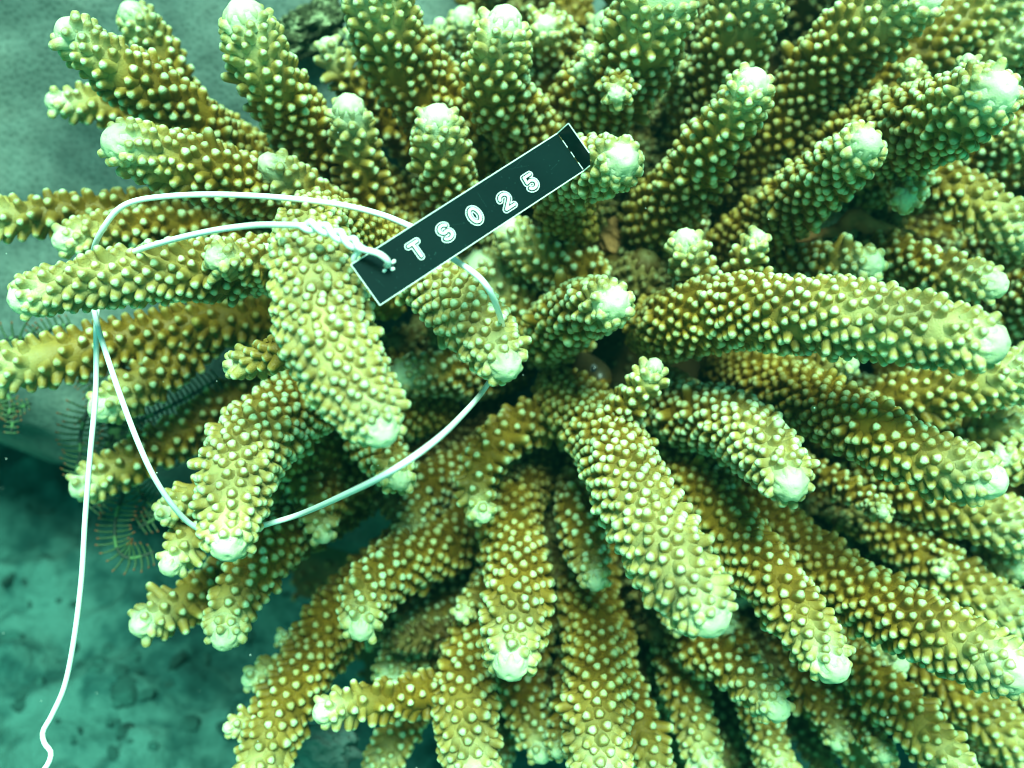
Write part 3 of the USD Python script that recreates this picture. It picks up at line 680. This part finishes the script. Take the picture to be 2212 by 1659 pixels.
wire('tail', [(655, 488, .322), (610, 486, .328), (545, 487, .336), (450, 500, .346), (350, 524, .358), (275, 551, .372), (240, 590, .394), (215, 650, .398), (208, 700, .390), (208, 760, .384), (206, 860, .382), (195, 980, .384), (184, 1120, .388),
              (176, 1250, .392), (160, 1380, .394), (140, 1480, .396), (112, 1545, .396), (93, 1580, .395), (96, 1605, .394), (110, 1625, .392), (104, 1650, .390), (84, 1675, .390)])
# the two ends twisted about each other, one in front through the hole, one behind the strip
ax = [(655, 488, .3215), (690, 491, .320), (725, 505, .319), (755, 521, .3175), (785, 537, .3165)]
c, u = spline(np.array([P(*k) for k in ax]), .0008)
t, A, B = frames(c)
turn = u / u[-1] * 2 * np.pi * 2.1
for k in (0, 1):
    off = (np.cos(turn + k * np.pi)[:, None] * A + np.sin(turn + k * np.pi)[:, None] * B) * .00125
    cc = c + off
    if k == 0:
        ends = [P(812, 546, .3155), P(830, 556, .3155), P(839, 568, .3175), TP(hole_u, hole_v, -.0008), TP(hole_u, hole_v, -.002)]
    else:
        ends = [TP(.0022, H + .001, -.0022), TP(.006, H - .004, -.0024), TP(hole_u - .001, hole_v + .001, -.0026)]
    cc, _ = spline(np.vstack([cc[::2], ends]), .0008)
    v, f = tube(cc, WR, 9)
    put(name(wirex, 'twisted_end'), v, f, M_wire)

# ------------------------------------------------------------------ feather stars clinging to the boulder coral
def feather_star(label, arms, group=None):
    root = name('/World', 'feather_star')
    tag(UsdGeom.Xform.Define(stage, root).GetPrim(), label, 'feather star')
    rg = np.random.default_rng(len(arms) * 5 + 1)
    for rows, ln, side in arms:
        c, u = spline(np.array([P(*k) for k in rows]), .0012)
        r = np.linspace(.0012, .0007, len(c))
        v, f = tube(c, r, 6)
        path = name(root, 'arm')
        put(path, v, f, M_feather, np.stack([np.repeat(u / u[-1], 6).tolist() + [0, 1], [0] * len(v), [0] * len(v)], 1) * .8)
        t, A, B = frames(c)
        parts = []
        m = 0
        for i in range(2, len(c), 2):
            for sgn in side:
                m += 1
                d = np.cross(t[i], FWD); d /= np.linalg.norm(d); d = d * sgn
                l = 1.2 * ln * rg.uniform(.75, 1.1) * (1 - .5 * (u[i] / u[-1]) ** 3)
                k = np.linspace(0, 1, 8)[:, None]
                crv = c[i] + d * l * k + t[i] * l * (.25 * k - .45 * k ** 2) * rg.uniform(.1, .8) - FWD * l * .25 * k ** 2 * rg.uniform(0, 1.4)
                pv, pf = tube(crv, np.linspace(.00065, .00036, 8), 5)
                put(name(path, 'pinnule'), pv, pf, M_feather, np.stack([np.r_[np.repeat(k[:, 0], 5), 0, 1], np.zeros(len(pv)), np.zeros(len(pv))], 1))
    v, f = lump(P(*arms[0][0][0]), CAX, (.004, .004, .003), 2, .2, 2., 1)
    put(root + '/centre', v, f, M_feather, np.tile([.3, 0, 0], (len(v), 1)))
feather_star('dark green feather star with curled banded arms behind the wire at left', [
    ([(250, 930, .50), (200, 880, .485), (176, 930, .478), (172, 985, .476), (160, 1040, .476)], .0095, (1, -1)),
    ([(250, 930, .50), (268, 1040, .485), (252, 1110, .478), (248, 1150, .476), (253, 1185, .475), (272, 1204, .475), (300, 1203, .475), (333, 1192, .476)], .0085, (1, -1)),
    ([(250, 930, .50), (235, 870, .487), (190, 815, .480), (165, 800, .478)], .0080, (1, -1)),
    ([(250, 930, .50), (320, 900, .492), (400, 860, .49), (470, 820, .49)], .0095, (1, -1)),
    ([(250, 930, .50), (330, 960, .492), (400, 985, .49)], .0085, (1, -1)),
    ([(250, 930, .50), (215, 1000, .486), (230, 1060, .480), (200, 1100, .478)], .0085, (1, -1)),
    ([(250, 930, .50), (300, 1060, .488), (340, 1110, .485), (300, 1140, .48)], .0085, (1, -1)),
])
feather_star('feather star cut by the left edge of the picture', [
    ([(-25, 860, .50), (0, 840, .488), (16, 850, .484), (22, 880, .482), (16, 905, .482)], .0060, (1, -1)),
    ([(-25, 860, .50), (15, 884, .486), (42, 880, .482), (66, 872, .480)], .0050, (1, -1)),
    ([(-25, 860, .50), (5, 880, .486), (26, 900, .483), (25, 935, .482)], .0050, (1, -1)),
])
feather_star('small feather star peeping out under the tip of the longest finger at left', [
    ([(70, 745, .475), (40, 730, .468), (15, 735, .466), (-10, 760, .466)], .0075, (1, -1)),
    ([(70, 745, .475), (110, 712, .468), (150, 700, .468)], .0070, (1, -1)),
])

# ------------------------------------------------------------------ little things among the branches
v, f = lump(P(668, 62, .515), rolled(.5), (.018, .010, .010), 5, .55, 3., 2)
tag(put('/World/turf_rock', v, f, M_turf), 'dark rock crusted with pale turf algae at the top between two fingers', 'rock')
for lab, p, r, seed, mt_, cat, nm in (
    ('pale grey rock slab low between the fingers at bottom left', (700, 1610, .50), (.014, .010, .006), 5, M_rock, 'rock', 'rock_slab'),
    ('pale blue-green coral chip lodged at the bottom right of centre', (1630, 1588, .475), (.0045, .0055, .0016), 6, M_blue, 'coral chip', 'coral_chip'),
    ('buff dead coral chip wedged below the finger by the label', (1312, 508, .487), (.010, .0065, .005), 9, M_sponge, 'coral chip', 'coral_chip')):
    v, f = lump(P(*p), rolled(.6 * seed, .4), r, 4, .75, 2.6, seed)
    tag(put(name('/World', nm), v, f, mt_), lab, cat)
# encrusting sponge: a flat irregular strap over the old base
c, u = spline(np.array([np.r_[P(*k[:3]), k[3]] for k in [(1600, 545, .505, .002), (1680, 520, .497, .0028), (1760, 508, .489, .0024), (1815, 495, .483, .003), (1845, 470, .478, .0042), (1880, 488, .478, .0040), (1920, 498, .480, .003), (1975, 505, .486, .0012)]]), .0022)
v, f = tube(c[:, :3], c[:, 3], 12)
m = c[:, :3].mean(0); v = v + ((v - m) @ FWD)[:, None] * -.0 * FWD + .0040 * (meshkit.fbm(v * 260, 3, 3)[:, None] - .5) * vnormals(v, f)
tag(put('/World/crust_sponge', v, f, M_sponge), 'salmon brown encrusting sponge strap under the right hand fingers', 'sponge')
# fish: blunt head looking out of the gap, body running back under the branches
fx = '/World/fish'
tag(UsdGeom.Xform.Define(stage, fx).GetPrim(), 'small orange-cheeked fish peering out of the dark gap at centre', 'fish')
rows = [(1180, 740, .545, .0012), (1200, 752, .535, .0032), (1228, 772, .518, .0062), (1255, 792, .497, .0078), (1275, 806, .484, .0080), (1290, 815, .475, .0072), (1297, 820, .470, .0050), (1301, 823, .4675, .0022)]
c, u = spline(np.array([np.r_[P(a, b, d), r] for a, b, d, r in rows]), .0012)
t, A, B = frames(c[:, :3])
fv, ff = tube(c[:, :3], c[:, 3] * .92, 16)
rel = fv[:-2].reshape(-1, 16, 3) - c[:, None, :3]
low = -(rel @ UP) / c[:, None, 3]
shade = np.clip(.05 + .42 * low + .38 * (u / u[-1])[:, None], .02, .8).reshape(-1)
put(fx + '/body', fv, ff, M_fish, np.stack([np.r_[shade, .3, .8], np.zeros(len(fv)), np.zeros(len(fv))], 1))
for k, (px, py, d) in enumerate(((1283, 800, .4705), (1301, 806, .4735))):
    v, f = lump(P(px, py, d), CAX, (.0015, .0025, .0016), 3, 0, 1, 0)
    e = name(fx, 'eye'); put(e, v, f, M_eyeball)
    v, f = lump(P(px, py, d) - FWD * .0009, CAX, (.0012, .0021, .0010), 3, 0, 1, 0)
    put(e + '/pupil', v, f, M_pupil)
def fin(kind, pts):
    p = np.array([P(*k) for k in pts]); n = len(p)
    vv = np.vstack([p - FWD * .0002, p + FWD * .0002]); ctr = len(vv); vv = np.vstack([vv, p.mean(0) - FWD * .0002, p.mean(0) + FWD * .0002])
    k = np.arange(n); k2 = (k + 1) % n
    F = np.vstack([np.stack([k, k2, np.full(n, ctr)], 1), np.stack([k2 + n, k + n, np.full(n, ctr + 1)], 1), np.stack([k, k + n, k2 + n], 1), np.stack([k, k2 + n, k2], 1)])
    put(name(fx, kind), vv, F, M_fish, np.tile([.35, 0, 0], (len(vv), 1)))
fin('dorsal_fin', [(1262, 772, .492), (1240, 756, .503), (1212, 738, .52), (1206, 748, .525), (1236, 770, .508)])
fin('side_fin', [(1258, 806, .487), (1240, 826, .489), (1225, 828, .494), (1232, 812, .495), (1246, 800, .495)])
fin('tail_fin', [(1186, 744, .540), (1160, 722, .55), (1156, 748, .552), (1172, 756, .548)])

# rubble on the seabed and specks in the water
rg = np.random.default_rng(5)
parts = []
for k in range(220):
    px, py = rg.uniform(-150, 900), rg.uniform(950, 1750)
    d = P(px, py, 1.0); s_ = SEA_Z / d[2]; p = d * s_
    r = rg.uniform(.0015, .0055) * (1 if rg.random() < .95 else 1.8)
    p[2] = seabed_z(p[0], p[1]) - r * .05
    a = rg.uniform(0, 6.28)
    v, f = lump(p, np.array([[math.cos(a), math.sin(a), 0], [-math.sin(a), math.cos(a), 0], [0, 0, 1]]), (r, r * rg.uniform(.4, .9), r * rg.uniform(.3, .6)), 2, .45, 1.8, k)
    parts.append((v, f))
v, f, _ = joined(parts)
tag(put('/World/rubble', v, f, M_stone), 'loose coral rubble strewn over the murky seabed', 'rubble', kind='stuff')
parts = []
for k in range(90):
    v, f = lump(P(rg.uniform(-100, 2300), rg.uniform(-80, 1740), rg.uniform(.30, .55)), CAX, np.full(3, rg.uniform(.00010, .00022)), 1, .2, 2., k)
    parts.append((v, f))
v, f, _ = joined(parts)
tag(put('/World/specks', v, f, M_speck), 'fine specks drifting in the water', 'particles', kind='stuff')
